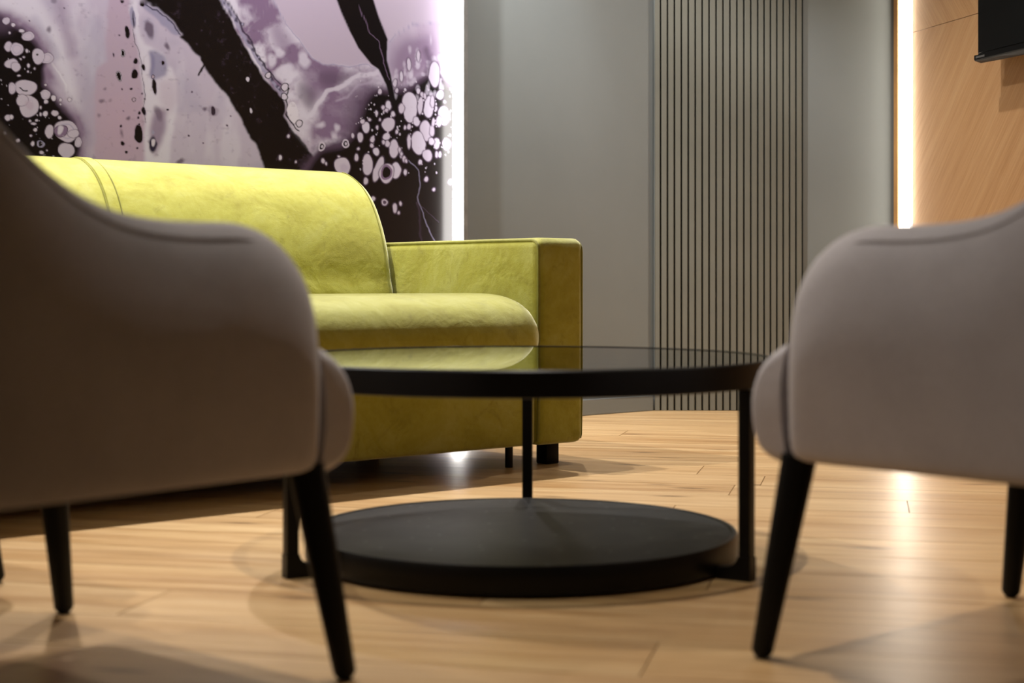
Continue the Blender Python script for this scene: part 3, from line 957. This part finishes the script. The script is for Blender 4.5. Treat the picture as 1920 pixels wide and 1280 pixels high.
def smooth_profile(pts, n=4):
    """Catmull-Rom through a closed list of points"""
    out = []
    m = len(pts)
    for i in range(m):
        p0, p1, p2, p3 = (Vector(pts[(i+k-1) % m]) for k in range(4))
        for k in range(n):
            t = k/n
            q = 0.5*((2*p1)+(p2-p0)*t+(2*p0-5*p1+4*p2-p3)*t*t+(3*p1-p0-3*p2+p3)*t**3)
            out.append((q.x, q.y))
    return out

def round_stations(x0, x1, r, dmax, n=7, mid=24):
    st = []
    for i in range(n):
        a = i/(n-1)*math.pi/2
        st.append((x0+r*(1-math.cos(math.pi/2-a+0) ) if False else x0+r*(1-math.cos(a)), dmax*(1-math.sin(a))))
    for i in range(1, mid):
        st.append((x0+r+(x1-x0-2*r)*i/mid, 0.0))
    for i in range(n):
        a = i/(n-1)*math.pi/2
        st.append((x1-r+r*math.sin(a), dmax*(1-math.cos(a))))
    return st

seat_prof = smooth_profile([(0.60, 0.485), (0.40, 0.492), (0.15, 0.494), (0.05, 0.484), (-0.015, 0.458), (-0.052, 0.415), (-0.064, 0.372), (-0.058, 0.325), (-0.035, 0.296), (0.01, 0.287), (0.30, 0.287), (0.60, 0.287), (0.655, 0.30), (0.665, 0.38), (0.655, 0.46)], 4)
link('seat_cushion', loft('seat_cushion', [scaled_ring(seat_prof, x, d) for x, d in round_stations(-HW+0.012, HW-0.012, 0.075, 0.07, 8)]), 'lime', so)

back_prof = smooth_profile([(0.672, 0.470), (0.690, 0.54), (0.706, 0.62), (0.735, 0.70), (0.785, 0.785), (0.85, 0.845), (0.93, 0.882), (1.00, 0.888), (1.055, 0.868), (1.078, 0.82), (1.082, 0.70), (1.080, 0.50), (1.07, 0.31), (0.98, 0.295), (0.80, 0.295), (0.70, 0.30), (0.675, 0.38)], 4)
link('backrest', loft('backrest', [scaled_ring(back_prof, x, d) for x, d in round_stations(-HW+0.006, HW-0.006, 0.035, 0.028, 6)]), 'lime', so)
# flat band with two stitched seams up the middle of the backrest
front_pts = [p for p in back_prof if p[1] > 0.46 and p[0] < 1.05]
i0 = min(range(len(back_prof)), key=lambda i: abs(back_prof[i][0]-0.672)+abs(back_prof[i][1]-0.47))
cur = back_prof[i0:i0+32]
def off_curve(c, d):
    out = []
    for i, p in enumerate(c):
        a = Vector(c[max(0, i-1)]); b_ = Vector(c[min(len(c)-1, i+1)])
        t = (b_-a).normalized()
        out.append((p[0]-t.y*d, p[1]+t.x*d))
    return out
o1 = off_curve(cur, 0.004)
i1 = off_curve(cur, -0.004)
rings = []
for (a, b_), (c, d) in zip(o1, i1):
    rings.append([(-0.016, a, b_), (0.016, a, b_), (0.019, c, d), (-0.019, c, d)])
band = link('seam_band', loft('seam_band', rings, angle=40), 'lime', so)
for sx in (-0.021, 0.021):
    link('stitching', tube('stitching', [(sx, a, b_) for a, b_ in off_curve(cur, 0.0005)], 0.0022, 6), 'piping_lime', so)

for sx in (-1, 1):
    link('seam', tube('seam', [(sx*(HW-0.030), a, b_) for a, b_ in off_curve(cur, 0.0)][:26], 0.0018, 6), 'piping_lime', so)
AW = 0.18
def arm(sgn):
    a0, a1 = (HW+0.001, HW+AW)
    if sgn < 0: a0, a1 = -a1, -a0
    bm = bmesh.new()
    bmesh.ops.create_cube(bm, size=1)
    for v in bm.verts:
        v.co = Vector(((a0+a1)/2+v.co.x*(a1-a0), 0.525+v.co.y*1.05, 0.355+v.co.z*0.59))
    bmesh.ops.bevel(bm, geom=bm.edges[:], offset=0.026, segments=5, profile=0.55, affect='EDGES')
    bmesh.ops.subdivide_edges(bm, edges=[e for e in bm.edges if e.calc_length() > 0.2], cuts=8, use_grid_fill=True)
    cx = (a0+a1)/2
    for v in bm.verts:   # soft upholstered swell
        fx = 1-((v.co.x-cx)/(AW/2))**2; fy = 1-((v.co.y-0.525)/0.525)**2; fz = 1-((v.co.z-0.355)/0.295)**2
        if v.co.z > 0.645: v.co.z += 0.006*max(fx, 0)
        if v.co.y < 0.002: v.co.y -= 0.008*max(fx, 0)*max(fz, 0)
    me = from_bm('arm', bm, True, 60)
    ar = link('arm', me, 'lime', so)
    for xx in (a0+0.0075, a1-0.0075):
        pts = [(xx, 0.012, 0.073), (xx, 0.0085, 0.085)]
        pts += [(xx, 0.0055, z) for z in (0.2, 0.35, 0.5, 0.615)]
        for k in range(1, 6):
            an = k/5*math.pi/2
            pts.append((xx, 0.0335-0.028*math.cos(an), 0.6165+0.028*math.sin(an)))
        pts += [(xx, y, 0.6455) for y in (0.2, 0.4, 0.6, 0.8, 1.0)]
        link('piping', tube('piping', pts, 0.0048, 8), 'piping_lime', ar)
arm(1)
arm(-1)
for fx in (-HW-0.09, HW+0.09):
    for fy in (0.06, 0.95):
        link('foot', box('foot', fx-0.024, fx+0.024, fy-0.024, fy+0.024, 0.0, 0.0605, 0.004, 2), 'black_plastic', so)
for fx in (-HW+0.075, HW-0.06):
    for fy in (0.055, 0.80):
        link('support_leg', tube('support_leg', [(fx, fy, 0.0), (fx, fy, 0.03), (fx, fy, 0.0615)], 0.0115, 12), 'black_metal', so)

# ------------------------------------------------------------------ coffee table
TC = Vector((0.018, 3.0, 0))
ct = empty('coffee_table', TC, math.radians(-2))
tag(ct, 'round black coffee table with smoked glass top and stone base shelf', 'coffee table')
TH, RR = 0.385, 0.480
link('rim', lathe('rim', [(RR-0.010, TH-0.047), (RR, TH-0.045), (RR, TH-0.003), (RR-0.003, TH), (RR-0.0065, TH), (RR-0.0065, TH-0.010), (RR-0.016, TH-0.010), (RR-0.016, TH-0.047)], 128), 'black_metal', ct)
link('glass_top', disc('glass_top', RR-0.008, TH-0.0095, TH-0.0015, 0.0015, 128), 'glass', ct)
RB = 0.413
link('base_rim', lathe('base_rim', [(RB-0.012, 0.006), (RB-0.002, 0.006), (RB, 0.010), (RB, 0.050), (RB-0.003, 0.055), (RB-0.010, 0.0555), (RB-0.012, 0.053)], 128), 'black_metal', ct)
link('stone_shelf', disc('stone_shelf', RB-0.0125, 0.030, 0.054, 0.002, 128), 'slate', ct)
for k in range(3):
    a = math.radians(90+120*k)
    ca, sa = math.cos(a), math.sin(a)
    lg = link('leg', box('leg', RR-0.024, RR-0.001, -0.0115, 0.0115, 0.04, TH-0.0475, 0.0015, 1), 'black_metal', ct, rotz=a)
    # bracket: leg foot widening towards the base rim with a hollow curve
    prof = [(RR, 0.0), (RR, 0.042), (RR-0.025, 0.042)]
    for i in range(1, 7):
        q = i/6*math.pi/2
        prof.append((RR-0.025-0.026*(1-math.cos(q)), 0.042-0.019*math.sin(q)))
    prof += [(RB+0.0005, 0.021), (RB+0.0005, 0.0)]
    rings = [[(x, y, z) for x, z in prof] for y in (-0.013, 0.013)]
    link('bracket', loft('bracket', rings, smooth=False), 'black_metal', lg)

# ------------------------------------------------------------------ armchairs
def make_chair():
    ch = empty('armchair', (0, 0, 0))
    HWC, YF, YB, RC, TK = 0.345, 0.292, -0.40, 0.24, 0.086
    # outer plan path from right front, round the back, to left front
    path = []
    def seg(p, q, n):
        for i in range(n):
            path.append(Vector((p[0]+(q[0]-p[0])*i/n, p[1]+(q[1]-p[1])*i/n)))
    fr = [0, 0.003, 0.009, 0.018, 0.03, 0.045, 0.063, 0.085, 0.11]
    for d in fr: path.append(Vector((HWC, YF-d)))
    seg((HWC, YF-0.13), (HWC-0.004, YB+RC), 12)
    for i in range(13):
        a = i/12*math.pi/2
        path.append(Vector((HWC-0.004-RC+RC*math.cos(a), YB+RC-RC*math.sin(a))))
    half = len(path)
    seg((HWC-0.004-RC-0.03, YB), (0, YB), 4)
    full = path + [Vector((0, YB))] + [Vector((-p.x, p.y)) for p in reversed(path)]
    n = len(full)
    arc = [0]
    for i in range(1, n): arc.append(arc[-1]+(full[i]-full[i-1]).length)
    tot = arc[-1]
    keys = [(0, .606), (.10, .606), (.22, .603), (.30, .611), (.36, .633), (.41, .667), (.46, .712), (.52, .760), (.60, .808), (.72, .838), (1.2, .85)]
    def top(s):
        for (a, b_), (c, d) in zip(keys, keys[1:]):
            if s <= c:
                t = (s-a)/(c-a); t = t*t*(3-2*t) if False else t
                return b_+(d-b_)*t
        return keys[-1][1]
    def topS(s):
        return sum(top(max(0, s+k*0.012)) for k in range(-3, 4))/7
    rings = []; pip = []
    RT, RS, RE = 0.125, 0.135, 0.036
    for i, p in enumerate(full):
        s = min(arc[i], tot-arc[i])
        a = full[max(0, i-1)]; b_ = full[min(n-1, i+1)]
        t = (b_-a).normalized()
        inn = Vector((t.y, -t.x))           # towards inside for this direction
        if inn.dot(Vector((0, -0.05))-p) < 0: inn = -inn
        h = topS(s)
        if s < RS: h -= RT*(1-math.sqrt(max(0, 1-((RS-s)/RS)**2)))
        sh = RE-math.sqrt(max(0, RE*RE-(RE-s)**2)) if s < RE else 0.0
        zb = 0.28 + (0.012*(1-s/0.03)**2 if s < 0.03 else 0)
        lo, hi = sh, TK-sh
        q = (hi-lo)
        bul = 0.010 if s > 0.05 else 0.010*s/0.05
        # slight outward rake of the shell with height
        sec = [(lo+0.20*q, zb), (lo+0.04*q, zb+0.012), (lo, zb+0.035), (lo-bul*0.7, zb+0.09), (lo-bul, zb+(h-zb)*0.5), (lo-bul*0.5, h-0.11), (lo+0.02*q, h-0.075), (lo+0.10*q, h-0.047), (lo+0.23*q, h-0.023), (lo+0.40*q, h-0.006), (lo+0.56*q, h),
               (lo+0.78*q, h-0.005), (lo+0.94*q, h-0.020), (hi, h-0.042), (hi+bul*0.3, h-0.08), (hi+bul*0.3, zb+(h-zb)*0.5), (hi, zb+0.09), (hi-0.02*q, zb+0.03), (hi-0.2*q, zb)]
        rings.append([(p.x+inn.x*d, p.y+inn.y*d, z) for d, z in sec])
        d = lo+0.235*q
        pip.append((p.x+inn.x*d, p.y+inn.y*d, h-0.0225))
    me = loft('shell', rings, angle=180)
    sh_o = link('shell', me, 'fabric', ch)
    md = sh_o.modifiers.new('subsurf', 'SUBSURF'); md.levels = 1; md.render_levels = 1
    link('piping', tube('piping', pip[8:-8], [0.0004, 0.001]+[0.0016]*(len(pip)-20)+[0.001, 0.0004], 6), 'fabric', sh_o)
    link('seat_base', box('seat_base', -0.262, 0.262, -0.31, 0.30, 0.272, 0.305, 0.008, 2), 'fabric', ch)
    # seat cushion, bull-nosed front reaching past the arms
    prof = smooth_profile([(-0.30, 0.42), (-0.10, 0.448), (0.12, 0.456), (0.23, 0.458), (0.310, 0.449), (0.360, 0.418), (0.380, 0.375), (0.381, 0.330), (0.373, 0.296), (0.354, 0.277), (0.320, 0.2705), (0.302, 0.288), (0.28, 0.3065), (0.0, 0.3065), (-0.28, 0.3065), (-0.31, 0.33), (-0.312, 0.39)], 3)
    def t_ring(x, d):           # the ears of the cushion, in front of the arms
        r = scaled_ring(prof, x, d)
        return [(p[0], max(p[1], 0.300+0.016*(1-((p[2]-0.36)/0.09)**2 if abs(p[2]-0.36) < 0.09 else 0)), p[2]) for p in r]
    ears = [(0.312-0.048*(1-math.sin(q)), 0.021*(1-math.cos(q))) for q in [i/7*math.pi/2 for i in range(8)]]
    st = [t_ring(-x, d) for x, d in reversed(ears)] + [scaled_ring(prof, x, 0) for x in [-0.262+0.524*i/12 for i in range(13)]] + [t_ring(x, d) for x, d in ears]
    link('seat_cushion', loft('seat_cushion', st, angle=45), 'fabric', ch)
    for sx in (-1, 1):
        for top_, foot in (((0.295, 0.295, 0.286), (0.322, 0.342, 0.0)), ((0.25, -0.29, 0.286), (0.285, -0.385, 0.0))):
            a = Vector((top_[0]*sx, top_[1], top_[2])); b_ = Vector((foot[0]*sx, foot[1], foot[2]))
            d = b_-a
            pts = [a, a+d*0.3, a+d*0.6, a+d*0.965, a+d*0.985]
            lg = link('leg', tube('leg', pts, [0.0245, 0.0220, 0.0190, 0.0152, 0.0115], 20), 'black_wood', ch)
            link('glide', tube('glide', [a+d*0.9855, Vector((b_.x, b_.y, 0.0))], 0.0085, 12), 'glide', lg)
    return ch

chair = make_chair()
chair.location = (-0.687, 2.015, 0)
chair.rotation_euler.z = math.radians(-40)
GR = 'grey tub armchairs round the coffee table'
tag(chair, 'pale grey armchair in the left foreground, in shadow, seen from the side', 'armchair', GR)
c2 = copy_tree(chair)
c2.location = (0.817, 2.142, 0)
c2.rotation_euler.z = math.radians(41)
tag(c2, 'pale grey armchair in the right foreground, cut off by the right edge', 'armchair', GR)
c3 = copy_tree(chair)
c3.location = (-1.370, 2.678, 0)
tag(c3, 'armchair at the far left edge, hidden but for a sliver of black leg', 'armchair', GR)
